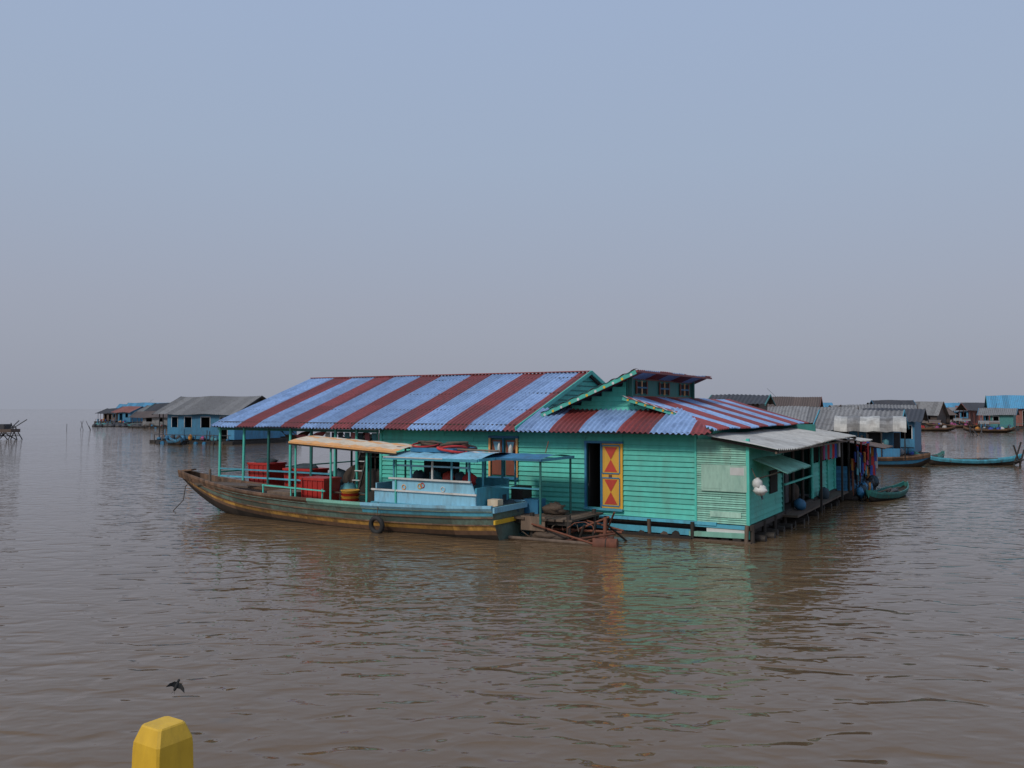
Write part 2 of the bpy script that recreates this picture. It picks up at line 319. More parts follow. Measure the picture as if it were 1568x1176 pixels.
for i in range(6):
    t=(i+.5)/6; P.cyl((-4.1+1.75*t,.64,4.12-.5*t),(-4.1+1.75*t,.655,4.12-.5*t),.04,YEL,n=8,smooth=False)
P.done()
P=Part('wing_gable_wall',H)
z=3.6
while z<4.85:
    z2=z+.15
    al=6.75-(max(z2,3.66)-3.66)/.406
    ar=max(2.1,4.1-(4.12-z2)/.295) if z2<4.12 else 4.15
    ar=ar+ .05
    if al-ar>.1: clap(P,(-al,1.1),(1,0),(0,-1),al-ar,z,z2,TEAL,pitch=.15)
    z=z2
P.done()
P=Part('clerestory',H)
P.box(-4.2,-4.12,1.12,7.3,4.0,4.85,TEALD); P.beam((-4.1,1.1,4.2),(-4.1,7.3,4.2),.05,.05,SHUT); P.beam((-4.1,1.1,4.78),(-4.1,7.3,4.78),.05,.05,SHUT)
for i in range(3):
    y=1.7+i*2.1
    P.box(-4.11,-4.09,y,y+.85,4.32,4.68,DARK)
    for q in(y-.03,y+.42,y+.88): P.beam((-4.08,q,4.28),(-4.08,q,4.72),.04,.06,SHUT if q!=y+.42 else ORANGE)
    P.beam((-4.07,y,4.5),(-4.07,y+.85,4.5),.03,.05,BLUED)
P.box(-6.6,-4.12,7.25,7.32,3.6,4.8,TEALD)
for y in(1.15,7.2): P.beam((-4.05,y,4.1),(-4.05,y,4.85),.1,.1,TEALD)
P.done()
P=Part('lean_to_roof',H)
corr(P,-.35,13.1,lambda u,v:(-1.1+(2.05+.1*math.sin(u*.9))*v,u,3.03-.36*v-.05*math.sin(u*.5)*v),lambda u,v:GREYR,nv=3,rows=1,sheet=.8)
for b in(-.2,2,3.9,6.2,8.4,10.7,12.9): P.beam((-1.0,b,2.95),(.9,b,2.6),.05,.07,WOODD)
P.beam((.85,-.3,2.58),(.85,13,2.55),.05,.06,WOOD)
P.done()
P=Part('side_wall',H)
clap(P,(0,0),(0,1),(1,0),3.9,.5,2.75,TEAL)
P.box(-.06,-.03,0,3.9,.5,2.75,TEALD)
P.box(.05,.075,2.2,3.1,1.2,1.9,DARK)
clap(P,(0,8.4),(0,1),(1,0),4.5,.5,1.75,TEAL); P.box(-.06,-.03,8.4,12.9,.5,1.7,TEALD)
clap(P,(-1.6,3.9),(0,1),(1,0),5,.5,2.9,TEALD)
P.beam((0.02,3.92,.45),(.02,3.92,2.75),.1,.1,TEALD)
for b in(5.3,6.8,8.4,9.9,11.4,12.9): P.cyl((.05,b,.3),(.05,b,2.7),.06,TEAL if b>8 else WOODD,n=8)
P.beam((.8,6.2,.3),(.8,6.2,2.55),.07,.07,WOODD);P.beam((.8,10.2,.3),(.8,10.2,2.55),.07,.07,WOODD)
P.box(-1.5,-.3,4.6,5.6,.5,1.3,WOODD); P.blob((-.5,7.2,.8),(.4,.5,.35),NET); P.box(-1.2,-.4,6.2,6.7,.5,1.7,FD); P.blob((.3,5.2,.6),(.2,.2,.2),BLUED); P.blob((.3,9.3,.6),(.2,.25,.25),CL[3])
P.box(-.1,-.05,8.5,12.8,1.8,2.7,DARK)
P.beam((.1,3.95,1.35),(.1,8.4,1.35),.05,.06,TEAL)
for i in range(9):
    b=8.8+i*.45; m=random.choice(CL+[FD]); P.grid(lambda u,v:(.3+.04*math.sin(u*9+b),b+.3*u,2.4-ru(.5,.6)*v),[k/4 for k in range(5)],[0,.5,1],lambda u,v:m)
P.done()
P=Part('side_awning',H)
corr(P,.35,3.7,lambda u,v:(.03+.95*v,u,2.32-.34*v),lambda u,v:TEALP,nv=2,rows=1)
for b in(.5,3.5): P.beam((.05,b,1.75),(.85,b,2.03),.04,.04,WOODD)
P.done()
P=Part('hanging_white_bundle',H)
P.blob((.22,.1,1.66),(.14,.13,.17),WHITE,n=12,k=9,jit=.16); P.blob((.3,.12,1.5),(.19,.14,.15),WHITE,n=12,k=9,jit=.2); P.cyl((.2,.1,1.8),(.05,.15,2.1),.012,NET,n=5)
P.cyl((.3,.2,1.4),(.34,.2,1.22),.03,CL[3],n=6)
P.done()
A=empty('floating_kitchen_annex',ORG,RZ)
P=Part('annex_body',A)
P.box(-3.5,.7,13.2,18.6,.05,.4,WOODD)
for i in range(10): P.cyl((-3,13.4+i*.55,.05),(.9,13.4+i*.55,.05),.14,WOODD,n=7)
clap(P,(.55,13.3),(0,1),(1,0),5.2,.35,1.05,BLUED,seg=(1.5,3)); P.box(.46,.52,13.3,18.5,.35,1.05,DARK)
clap(P,(-3,13.25),(1,0),(0,-1),3.5,.35,1.4,BLUED)
for b in(13.3,15,16.8,18.5): P.cyl((.55,b,.1),(.55,b,2.6),.05,WOODD); P.cyl((-2.5,b,.1),(-2.5,b,2.9),.05,WOODD)
P.box(-2.6,-2.5,13.3,18.5,.4,2.7,FD); P.box(-2.5,.5,18.45,18.5,.4,2.3,DARK)
for b in (13.3,15.1,17): P.beam((.7,b,.2),(.7,b,1.2),.07,.05,RUST)
for i in range(10): P.blob((.95,13.5+i*.5,.3+ru(0,.3)),(.18,.2,.22),random.choice([FD,BLUED,NET,CL[3],CL[4]]),jit=.3,n=7,k=5)
P.done()
P=Part('annex_roof',A)
corr(P,13.0,16,lambda u,v:(-3+4.1*v,u,2.95-.5*v),lambda u,v:GREYR,nv=3); corr(P,16,18.9,lambda u,v:(-3+4.6*v,u,2.8-.75*v),lambda u,v:FBr,nv=3)
P.done()
P=Part('laundry',A)
for i in range(60):
    b=13.1+R()*5.4; w=ru(.2,.5); h=ru(.35,.8); z=ru(1.2,2.35); x=ru(.6,.95); m=random.choice(CL+[CL[0],CL[1],FD])
    P.grid(lambda u,v:(x+.05*math.sin(u*9+b),b+w*u,z-h*v+.04*math.sin(u*5)),[k/5 for k in range(6)],[0,.5,1],lambda u,v:m)
P.done()
# ================================================================ LONG WOODEN BOAT
B=empty('wooden_longboat',ORG,RZ)
P=Part('hull',B); YC=-2.72
st=[(-6.3,.98,-.35,1.0),(-8,1.1,-.45,.93),(-11,1.15,-.5,.86),(-14,1.1,-.45,.88),(-16.5,.92,-.3,.96),(-18.3,.63,-.02,1.1),(-19.8,.34,.55,1.28),(-20.9,.14,1.2,1.45)]
def hm(x,v):
    st_=x>-10.7
    if v<.38: return WOODD
    if v<.48: return BROWN
    if v<.6: return OCHRE
    if v<.9: return HGREY if not(st_ and v>.8) else BLUE
    return BLUEW if st_ else BROWN
hull(P,st,YC,hm,capf=lambda x: BLUEW if x>-10.7 else (TEALP if x>-13 else BROWN))
P.done()
P=Part('rub_rails',B)
S=[cat(st,i,k/6) for i in range(len(st)-1) for k in range(6)]+[st[-1]]
for vv,mm,w in((.76,BROWN,.03),(.6,BROWN,.025),(.9,HGREY,.03)):
    for a,b in zip(S[:-1],S[1:]):
        for sg in(-1,1):
            P.beam((a[0],YC+sg*(a[1]*vv**.42+.01),a[2]+(a[3]-a[2])*vv),(b[0],YC+sg*(b[1]*vv**.42+.01),b[2]+(b[3]-b[2])*vv),w,.035,mm)
P.beam((-6.25,YC-.9,.55),(-6.25,YC+.9,.55),.06,.12,YEL); P.beam((-6.25,YC-.95,.9),(-6.25,YC+.95,.9),.06,.16,BLUEW)
P.beam((-20.95,YC,1.42),(-20.2,YC,1.5),.24,.06,BROWN); P.cyl((-19.3,YC,1.0),(-19.3,YC,1.55),.05,WOOD)
P.box(-19.6,-16.8,YC-.45,YC+.45,1.0,1.06,WOOD)
P.path([(-19.9,YC-.3,1.25),(-20.1,YC-.45,.9),(-20.15,YC-.5,.4),(-20.6,YC-.7,-.1)],.015,NET)
P.done()
P=Part('tyre_fender',B)
P.torus((-10.3,-3.93,.24),(0,1,.1),.22,.075,RUBBER); P.cyl((-10.3,-3.92,.45),(-10.3,-3.86,.92),.012,NET,n=5)
P.done()
P=Part('cabin',B)
y0,y1=-3.68,-1.8
P.box(-10.6,-6.85,y0,y0+.05,.92,1.3,BLUEW); P.box(-9.9,-7.05,y0+.002,y0+.045,1.3,1.66,BLUEW)
P.hexa([(-7.05,y0+.003,1.3),(-6.85,y0+.003,1.3),(-6.85,y0+.043,1.3),(-7.05,y0+.043,1.3),(-7.05,y0+.003,1.64),(-7.0,y0+.003,1.64),(-7.0,y0+.043,1.64),(-7.05,y0+.043,1.64)],BLUEW)
P.box(-10.6,-6.85,y1-.05,y1,.92,1.66,BLUE); P.box(-10.6,-10.55,y0+.052,y1-.052,.92,1.5,BLUEW); P.box(-6.9,-6.85,y0+.052,y1-.052,.92,1.5,BLUE)
P.beam((-10.7,y0-.03,1.31),(-6.8,y0-.03,1.31),.04,.05,WHITE); P.beam((-10.0,y0-.03,1.68),(-7,y0-.03,1.68),.08,.05,WHITE)
P.box(-10.7,-6.7,y0-.06,y1+.05,.88,.93,BLUE)
for x in(-9.85,-9.2,-8.4,-7.7,-7.08): P.beam((x,y0+.02,1.66),(x,y0+.02,2.32),.05,.05,BLUE if x!=-8.4 else WHITE); P.beam((x,y1-.03,1.66),(x,y1-.03,2.32),.05,.05,BLUE)
P.beam((-9.9,y0+.02,2.08),(-7.05,y0+.02,2.08),.03,.05,BLUEW); P.beam((-9.9,y0+.02,2.28),(-7.05,y0+.02,2.28),.04,.06,BLUEW)
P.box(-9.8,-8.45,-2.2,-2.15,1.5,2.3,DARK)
for x,m in((-9.5,CL[3]),(-9.0,CL[5]),(-8.3,DRED),(-7.6,CL[0]),(-7.9,CL[3])): P.blob((x,-2.8+ru(-.3,.5),1.68),(.2,.2,.2),m,jit=.25)
for x,z,m in((-9.45,1.42,ORANGE),(-8.85,1.47,DYEL),(-8.75,1.5,DRED),(-8.0,1.42,WHITE)):
    P.torus((x,y0-.008,z),(0,1,0),.07,.016,m,nu=12,nv=4)
P.done()
P=Part('cabin_roof',B)
def cr(u,v): return (u,-3.95+2.35*v,2.34+.16*math.sin(math.pi*v)+.014*math.sin(u*9)+.01*math.sin(u*23+v*5))
P.grid(cr,[-10.0+i*.17 for i in range(21)],[j/10 for j in range(11)],lambda u,v:BLUEW if v<.3 or int(v*10)%2 else WHITE,lambda u,v:R())
P.beam((-10.0,-3.97,2.31),(-6.6,-3.97,2.31),.05,.08,BLUE); P.beam((-10.0,-3.99,2.34),(-7.8,-3.99,2.34),.03,.03,WHITE)
P.beam((-6.6,-3.95,2.33),(-6.6,-1.6,2.33),.05,.08,BLUE); P.beam((-10.0,-1.6,2.31),(-6.6,-1.6,2.31),.05,.06,BLUE)
P.done()
P=Part('roof_gear',B)
for i in range(9): P.torus((-8.9+ru(-.8,.9),-2.8+ru(-.4,.5),2.52+.04*i*.7),(ru(-.2,.2),ru(-.2,.2),1),ru(.25,.45),ru(.02,.045),random.choice([RUBBER,NET,CL[3],CL[0],RUST]))
P.box(-9.5,-7.9,-3.3,-2.0,2.48,2.6,BLUED); P.blob((-8.3,-2.5,2.65),(.35,.35,.12),RUST,jit=.25); P.blob((-9.2,-2.6,2.66),(.4,.3,.12),NET,jit=.3)
P.cyl((-10.1,-3.2,2.6),(-6.5,-3.0,2.56),.03,WOOD)
P.done()
P=Part('yellow_awning',B)
def aw(u,v): return (u,-3.85+2.2*v,2.72-(u+14.1)*.05+.14*math.sin(math.pi*v)+.018*math.sin(u*7)+.01*math.sin(u*19))
P.grid(aw,[-14.1+i*.125 for i in range(37)],[j/8 for j in range(9)],lambda u,v:ORANGE if int(v*8)%3==0 else CREAM,lambda u,v:R())
P.beam((-14.1,-3.87,2.70),(-9.6,-3.87,2.475),.03,.06,ORANGE); P.beam((-14.1,-3.84,2.64),(-9.6,-3.84,2.41),.04,.05,WOODD)
P.beam((-14.1,-1.65,2.66),(-9.6,-1.65,2.43),.04,.06,WOODD)
for a in(13.95,12.4,10.9,9.75):
    P.cyl((-a,-3.7,.85),(-a,-3.7,2.66-(14.1-a)*.05),.035,TEAL,n=7); P.cyl((-a,-1.75,.85),(-a,-1.75,2.66-(14.1-a)*.05),.035,TEALD,n=7)
P.done()
P=Part('deck_gear',B)
P.box(-15.8,-14.6,-3.2,-2.2,.7,.95,WOOD); P.blob((-12.9,-2.3,1.0),(.3,.3,.3),CL[5]); P.blob((-11.2,-2.5,.95),(.5,.4,.3),NET)
P.box(-11.3,-10.8,-3.3,-2.6,.65,1.15,WOODD)
P.beam((-15.6,-3.6,1.2),(-12.6,-3.75,1.15),.04,.04,TEAL)
for a in(15.5,14.2,12.8): P.beam((-a,-3.65,.85),(-a,-3.65,1.2),.04,.04,TEAL)
P.cyl((-17,-3.0,1.08),(-11,-2.9,1.0),.03,WOOD); P.cyl((-6.9,-2.1,.9),(-6.9,-2.1,1.2),.12,CL[3]); P.box(-6.75,-6.4,-3.2,-2.9,.95,1.15,CREAM)
P.done()
E=empty('red_fish_crate',ORG,RZ); crate(E,-13.5,-3.0,.68,1.05,.8,.82)
E=empty('plastic_basin_stack',ORG,RZ); P=Part('basins',E)
for i in range(5):
    z=.7+i*.09; P.cyl((-12.15,-3.05,z),(-12.15,-3.05,z+.08),.27,(DYEL,CRATE,DYEL,CRATE,DYEL)[i],r1=.31,n=18)
P.torus((-12.15,-3.05,1.14),(0,0,1),.3,.02,DYEL)
P.done()
# ================================================================ JETTY + awning, debris
J=empty('wooden_jetty',ORG,RZ)
P=Part('platform',J)
for i in range(11): P.box(-7.1+i*.25,-6.87+i*.25,-2.5+ru(-.1,.1),-.3,.56,.62,WOOD)
P.beam((-7.1,-2.4,.5),(-4.4,-2.4,.5),.1,.12,WOODD); P.beam((-7.1,-.6,.5),(-4.4,-.6,.5),.1,.12,WOODD)
for x,y in((-7,-2.4),(-5.7,-2.4),(-4.5,-2.4),(-4.5,-.7)): P.cyl((x,y,-.6),(x,y,.75),.07,WOODD)
P.box(-6.4,-5.9,-1.7,-1.2,.62,1.05,BLUED); P.box(-6.9,-6.5,-1.6,-1.0,.62,1.4,WOODD); P.blob((-5.4,-1.5,.78),(.35,.28,.18),NET,jit=.35)
P.blob((-6.6,-2.2,.8),(.3,.25,.25),CL[3],jit=.2)
P.box(-6.0,-5.2,-2.55,-2.5,.25,.66,WOOD)
P.done()
P=Part('canopy',J)
P.grid(lambda u,v:(-7.2+2.1*u,-3.0+2.1*v,2.34+.1*math.sin(math.pi*v)+.01*math.sin(u*20)),[i/12 for i in range(13)],[i/8 for i in range(9)],lambda u,v:BLUED,lambda u,v:R())
P.beam((-7.2,-3.02,2.33),(-5.05,-3.02,2.33),.05,.06,BLUED); P.beam((-5.08,-3,2.33),(-5.08,-.9,2.33),.04,.08,BLUE)
for x,y in((-7.1,-2.9),(-5.15,-2.9),(-5.15,-1),(-7.1,-1)): P.cyl((x,y,.5),(x,y,2.34),.035,TEALD if x>-6 else BLUE)
P.beam((-7.1,-2.9,1.5),(-5.15,-2.9,1.5),.03,.04,BLUE)
P.cyl((-5.9,-1.2,2.45),(-5.8,-1.2,2.8),.015,RUST)
P.done()
D=empty('net_frame_and_poles',ORG,RZ)
P=Part('poles',D)
for p0,p1,r in (((-6,-2.4,.3),(-3.2,-1.6,.25),.04),((-5.3,-2.3,-.1),(-3.5,-1.8,.7),.035),((-3.4,-2.4,-.4),(-3.4,-2.3,.75),.05),((-3.9,-2.3,-.4),(-3.7,-2.3,.6),.04),((-4.7,-2.6,0),(-3.0,-2.5,.35),.035),
    ((-5.6,-2.6,.45),(-3.6,-2.7,.05),.03),((-4.5,-1.4,.5),(-2.9,-2.2,.4),.03),((-6.2,-2.9,.05),(-3.2,-2.6,.02),.06),((-4.4,-2.2,-.3),(-4.0,-2.4,.5),.04),((-4.0,-1.3,-.2),(-3.3,-1.9,.85),.03),((-3.0,-1.2,-.2),(-3.5,-2.2,.6),.03)): P.cyl(p0,p1,r,random.choice([WOOD,RUST,WOODD]),n=6)
for k in range(4):
    x=-5.6+k*.5; P.path([(x+.35*math.cos(t*.7)*1.2,-2.4+.1*math.sin(t),.3+.28*math.sin(t*.7)) for t in range(9)],.014,RUST if k%2 else NET)
P.blob((-5.2,-2.4,.12),(.6,.3,.14),NET,jit=.3); P.blob((-3.5,-2.2,.08),(.35,.3,.16),RUST,jit=.3)
P.done()
P=Part('floating_drum',D)
P.cyl((-3.55,-2.75,.04),(-2.9,-2.6,.06),.17,RUST,n=14); P.torus((-3.2,-2.67,.05),(.97,.22,0),.17,.015,WOODD)
P.done()
# ================================================================ generic floating house
def fhouse(name,x,y,L,D,rz,wall,roof,ze=2.8,zr=4.2,wz=.5,ver=.3,trim=None,pole=.12,wins=True):
    E=empty(name,(x,y,0),math.radians(rz)); P=Part('walls',E); trim=trim or wall
    P.box(-L/2-.5,L/2+.5,-D/2-.8,D/2+.3,.0,.35,WOODD)
    for i in range(int(L/1.2)): P.cyl((-L/2+i*1.2+.3,-D/2-1,.05),(-L/2+i*1.2+.3,-D/2+1,.05),.22,random.choice([BLUED,WOODD,FBr]),n=7)
    x0=-L/2+L*ver
    ops=[]; t=x0+ru(.3,.8)
    while t<L/2-1.2:
        w=ru(.8,1.3); ops.append((t,t+w,R()<.35)); t+=w+ru(.8,1.8)
    c=x0
    for a,b,dr in ops:
        P.box(c,a,-D/2,-D/2+.08,wz,ze,wall); zb=wz+.02 if dr else wz+(ze-wz)*.45; zt=wz+(ze-wz)*.85
        if not dr: P.box(a,b,-D/2,-D/2+.08,wz,zb,wall)
        P.box(a,b,-D/2,-D/2+.08,zt,ze,wall)
        if wins: P.box(a-.06,a,-D/2-.04,-D/2-.002,zb,zt,FW); P.box(b,b+.06,-D/2-.04,-D/2-.002,zb,zt,FW); P.box(a-.06,b+.06,-D/2-.04,-D/2-.002,zt,zt+.07,FW)
        c=b
    P.box(c,L/2,-D/2,-D/2+.08,wz,ze,wall)
    P.box(x0,x0+.08,-D/2+.08,D/2,wz,ze,wall); P.box(L/2-.08,L/2,-D/2+.08,D/2,wz,ze,wall); P.box(x0,L/2,D/2-.08,D/2,wz,ze,wall); P.box(x0,L/2,-D/2+.1,D/2,wz-.1,wz,WOODD)
    P.box(x0+.2,L/2-.2,0,.1,wz,ze,FD)
    P.add([(L/2-.04,-D/2,ze),(L/2-.04,D/2,ze),(L/2-.04,0,zr-.05)],[(0,1,2)],trim); P.add([(x0+.04,-D/2,ze),(x0+.04,0,zr-.05),(x0+.04,D/2,ze)],[(0,1,2)],trim)
    k=max(2,int(L*ver/1.2))
    for i in range(k):
        xx=-L/2+.1+i*(L*ver-.2)/k; P.cyl((xx,-D/2,.2),(xx,-D/2,ze),.06,trim,n=6); P.cyl((xx,D/2,.2),(xx,D/2,ze),.06,trim,n=6)
    P.beam((-L/2,-D/2-.6,.35+.6),(L/2,-D/2-.6,.35+.6),.05,.07,trim)
    for i in range(int(L/1.5)+1): P.beam((-L/2+i*1.5,-D/2-.6,.2),(-L/2+i*1.5,-D/2-.6,.95),.06,.06,trim)
    for i in range(int(L)):
        xx=ru(-L/2,L/2); m=random.choice(CL+[FBr,FBr,FD,FD,BLUED]); h=ru(.25,.7); P.blob((xx,-D/2-.35,.35+h*.5),(ru(.15,.4),.2,h*.6),m,n=7,k=5)
    P.done()
    P=Part('roof',E); ov=.5
    for sg in(-1,1):
        corr(P,-L/2-ov,L/2+ov,lambda u,v:(u,sg*(D/2+ov)*(1-v),ze-.12+(zr-ze+.12)*v+.05*math.sin(u*.9+v*2)),lambda u,v:roof,wl=.3,amp=.03,nv=3,rows=1,sheet=1.0)
    for xx in(-L/2-ov,L/2+ov):
        for sg in(-1,1): P.beam((xx,sg*(D/2+ov),ze-.14),(xx,0,zr-.02),.06,.12,trim)
    if R()<pole: P.cyl((ru(-L/3,L/3),ru(-1,1),zr-.6),(ru(-L/3,L/3),0,zr+ru(.4,1.2)),.02,FD,n=5)
    P.done(); return E
def at(px,Y): return (px-784)/1300*Y
fhouse('floating_house',at(338,96),96,10.8,7.5,-24,FB,FG,ze=3.3,zr=5.2,ver=.12,trim=FD,pole=0)
fhouse('floating_house',at(412,103),103,4.5,5,-22,FB,FG,ze=2.4,zr=3.4,ver=.1,trim=FT,pole=0)
E=empty('floating_barrel_raft',(at(268,92),92,0),math.radians(-20)); P=Part('raft',E)
P.box(-1.4,1.4,-1,1,.25,.4,WOODD)
for i in range(5): P.cyl((-1.3+i*.6,-1.1,.1),(-1.3+i*.6,.4,.1),.26,BLUED if i%2 else FD,n=10)
for i in range(6): P.blob((ru(-1.2,1.2),ru(-.6,.6),.6),(.3,.3,.3),random.choice([FD,FBr,BLUED,CL[0]]),jit=.25)
for x in(-1.3,1.3): P.cyl((x,0,.3),(x,0,1.6),.05,FB,n=6)
P.done()
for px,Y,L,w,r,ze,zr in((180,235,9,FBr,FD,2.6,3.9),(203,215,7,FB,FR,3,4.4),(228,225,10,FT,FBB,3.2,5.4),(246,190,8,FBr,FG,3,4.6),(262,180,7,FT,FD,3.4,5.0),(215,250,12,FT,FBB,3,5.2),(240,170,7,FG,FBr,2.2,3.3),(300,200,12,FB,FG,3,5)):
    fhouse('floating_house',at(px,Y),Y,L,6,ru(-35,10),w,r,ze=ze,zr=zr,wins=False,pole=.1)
P=Part('water_hyacinth_mat')
for i in range(160): 
    x=at(ru(158,262),1)*ru(180,186); P.blob((x,184+ru(-5,5),.15),(ru(.4,1.1),ru(.4,1.),ru(.25,.6)),FT if R()<.3 else FD,n=6,k=4,jit=.3)
P.done()
# right side mid houses
fhouse('floating_house',at(1134,62),62,3.2,4,-25,FBr,FD,ze=4.2,zr=4.8,ver=.1,pole=0,trim=FT)
fhouse('floating_house',at(1204,115),115,8,6,-25,FR,FBr,ze=3.6,zr=5.4,ver=.1,trim=FR)
fhouse('floating_house',at(1222,80),80,9.5,6,-25,FBr,FG,ze=2.6,zr=4.0,ver=.1,pole=0)
fhouse('floating_house',at(1318,60),60,4.6,5,-30,FB,FG,ze=2.5,zr=3.7,ver=.1,trim=BLUE,pole=0)
fhouse('floating_house',at(1368,66),66,3.4,6,-30,FB,FD,ze=2.9,zr=3.8,ver=.4,trim=FD,pole=0)
fhouse('floating_house',at(1345,85),85,6,6,-20,FBr,FG,ze=3.0,zr=4.2,ver=.3,trim=FBr)
for i in range(28):
    px=1258+i*11.5+ru(-6,6); Y=ru(190,340)
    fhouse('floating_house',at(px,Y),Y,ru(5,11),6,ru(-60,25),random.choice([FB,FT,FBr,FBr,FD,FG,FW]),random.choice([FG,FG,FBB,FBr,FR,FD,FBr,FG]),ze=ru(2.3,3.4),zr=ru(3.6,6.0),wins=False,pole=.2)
for i in range(7):
    px=1400+i*24+ru(-8,8); Y=ru(130,200)
    E=empty('moored_boat',(at(px,Y),Y,0),math.radians(ru(-40,40))); P=Part('hull',E)
    hull(P,[(-3.6,.1,.4,1.0),(-2.5,.6,0,.6),(0,.8,-.2,.5),(2.5,.6,0,.6),(3.6,.1,.4,1.0)],0,lambda x,v:WOODD,sub=4)
    if i%2: 
        P.grid(lambda u,v:(u,-.8*math.cos(math.pi*v),1.4+.5*math.sin(math.pi*v)),[-1.5,0,1.5],[j/6 for j in range(7)],lambda u,v:random.choice([FG,FBr]))
        for x in(-1.4,1.4):
            for s in(-1,1): P.cyl((x,s*.7,.4),(x,s*.75,1.45),.04,WOODD,n=5)
    for k in range(4): P.blob((ru(-2,2),0,.6),(.4,.3,.35),random.choice(CL+[FD,FBr]),n=7,k=5,jit=.3)
    P.done()
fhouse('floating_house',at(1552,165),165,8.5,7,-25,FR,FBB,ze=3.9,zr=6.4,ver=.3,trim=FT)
fhouse('floating_house',at(1500,172),172,6,6,-10,FR,FD,ze=3.6,zr=5.0,ver=.3,trim=FR)
fhouse('floating_house',at(1528,150),150,5,5,-35,FT,FG,ze=2.8,zr=3.9,ver=.3,trim=FB)
E=empty('canopied_houseboat',(at(1332,57),57,0),math.radians(-25)); P=Part('hull',E)
hull(P,[(-3.6,.3,.4,.9),(-2.5,.9,-.2,.7),(0,1.1,-.3,.6),(2.5,.9,-.2,.7),(3.6,.3,.4,.9)],0,lambda x,v:WOODD if v<.5 else BLUED)
P.grid(lambda u,v:(u,-1.2*math.cos(math.pi*v),2.3+1.0*math.sin(math.pi*v)+.04*math.sin(u*5)),[-2.2+i*.4 for i in range(12)],[j/12 for j in range(13)],lambda u,v:GREYR if int(u*1.3+5)%3 else FG,lambda u,v:R())
for x in(-2.1,-.7,.7,2.1):
    for s in(-1,1): P.cyl((x,s*1.05,.5),(x,s*1.15,2.35),.035,WOODD)
P.box(-1.8,1.8,-.9,-.8,.6,1.2,BLUED); P.box(-1.8,1.8,.8,.9,.6,2.2,FD)
for i in range(9): P.blob((ru(-2,2),-.6,1.3+ru(-.2,.4)),(.2,.15,.3),random.choice(CL+[FD,FD]),jit=.3)
P.done()
def skiff(name,x,y,L,rz,m1,m2,w=.55,h=.45,rise=.35):
    E=empty(name,(x,y,0),math.radians(rz)); P=Part('hull',E); k=L/2
    hull(P,[(-k,.06,h*.6,h+rise),(-k*.8,w*.5,-.02,h+rise*.35),(-k*.4,w*.95,-.12,h),(0,w,-.15,h-.05),(k*.4,w*.95,-.12,h),(k*.8,w*.5,-.02,h+rise*.35),(k,.06,h*.6,h+rise)],0,lambda x,v:m2 if v<.6 else m1,deckdrop=.2,deckmat=WOODD,capmat=m1)
    for x in(-k*.5,0,k*.5): P.box(x-.1,x+.1,-w*.85,w*.85,h-.14,h-.1,WOOD)
    P.blob((k*.2,0,h-.05),(.4,.25,.12),FD,jit=.3); P.cyl((-k*.6,.1,h),(k*.5,-.1,h+.06),.03,WOOD,n=5)
    P.done(); return E
skiff('wooden_skiff',at(1488,57.5),57.5,6.4,-3,BLUE,WOODD,h=.4)
skiff('wooden_skiff',at(1358,36.5),36.5,5.2,50,TEALD,WOODD,h=.3,rise=.2,w=.5)
skiff('wooden_skiff',at(1422,60),60,2.6,20,FT,WOODD)
skiff('wooden_skiff',at(268,90),90,4,-50,FB,WOODD)
E=empty('pole_stakes',(at(1558,56),56,0)); P=Part('stakes',E)
for p,q in(((-.5,0,-.5),(.3,.2,1.6)),((.3,0,-.5),(-.2,.2,1.4)),((.1,.3,-.5),(.5,.2,1.1)),((-.3,0,.3),(.6,0,.5))): P.cyl(p,q,.05,WOODD,n=6)
P.done()
E=empty('pole_stakes',(at(1492,120),120,0)); P=Part('stakes',E)
for i in range(6): P.cyl((ru(-1,1),ru(-1,1),-.5),(ru(-1.5,1.5),0,ru(1,2)),.06,FD,n=5)
P.done()
E=empty('fishing_platform',(at(10,105),105,0)); P=Part('platform',E)
for i in range(11): P.cyl((ru(-2.2,2),ru(-1,1),-.5),(ru(-2.5,2.6),ru(-1,1),ru(1.2,2.6)),.06,FD,n=5)
P.box(-3,1.2,-1,1,.9,1.3,FBr); P.box(-2.8,.2,-.8,.8,1.3,1.9,FD); P.cyl((-3,-1,.9),(2.3,-1,.7),.05,FD); P.cyl((-3,1,.4),(2.3,-1,.5),.05,FD)
P.done()
E=empty('fishing_stakes',(at(125,150),150,0)); P=Part('stakes',E)
for x in(-2.6,-.3,.3,.9,1.6,2.6,3.4,4.5): P.cyl((x,ru(-2,2),-.5),(x+ru(-.3,.3),0,ru(.8,1.7)),.04,FD,n=5)
P.done()
E=empty('fishing_stakes',(at(322,80),80,0)); P=Part('stakes',E)
for x in(-.4,0,.3): P.cyl((x,0,-.5),(x+ru(-.2,.2),0,ru(.9,1.8)),.04,FD,n=5)
P.done()
# ================================================================ foreground: post on own boat, bird
E=empty('mooring_post',(at(256,3.1),3.1,0),math.radians(-32)); P=Part('post',E)
def ring(w,z,c): 
    k=w*c; return [(-w+k,-w,z),(w-k,-w,z),(w,-w+k,z),(w,w-k,z),(w-k,w,z),(-w+k,w,z),(-w,w-k,z),(-w,-w+k,z)]
lv=[ring(.09,1.7,.1),ring(.082,2.3,.1),ring(.0755,2.585,.1),ring(.074,2.61,.12),ring(.056,2.662,.15),ring(.052,2.667,.2)]
vs=[v for r in lv for v in r]; fs=[(i*8+j,i*8+(j+1)%8,(i+1)*8+(j+1)%8,(i+1)*8+j) for i in range(5) for j in range(8)]+[tuple(range(40,48))]
P.add(vs,fs,YEL,.5); P.done()
E=empty('tour_boat',(-1.28,.05,0),math.radians(90)); P=Part('bow',E)
st2=[(-3.2,1.5,-.3,1.7),(-1.5,1.5,-.3,1.7),(0,1.4,-.3,1.72),(1.6,1.0,-.1,1.76),(2.7,.5,.4,1.82),(3.3,.18,1.1,1.86)]
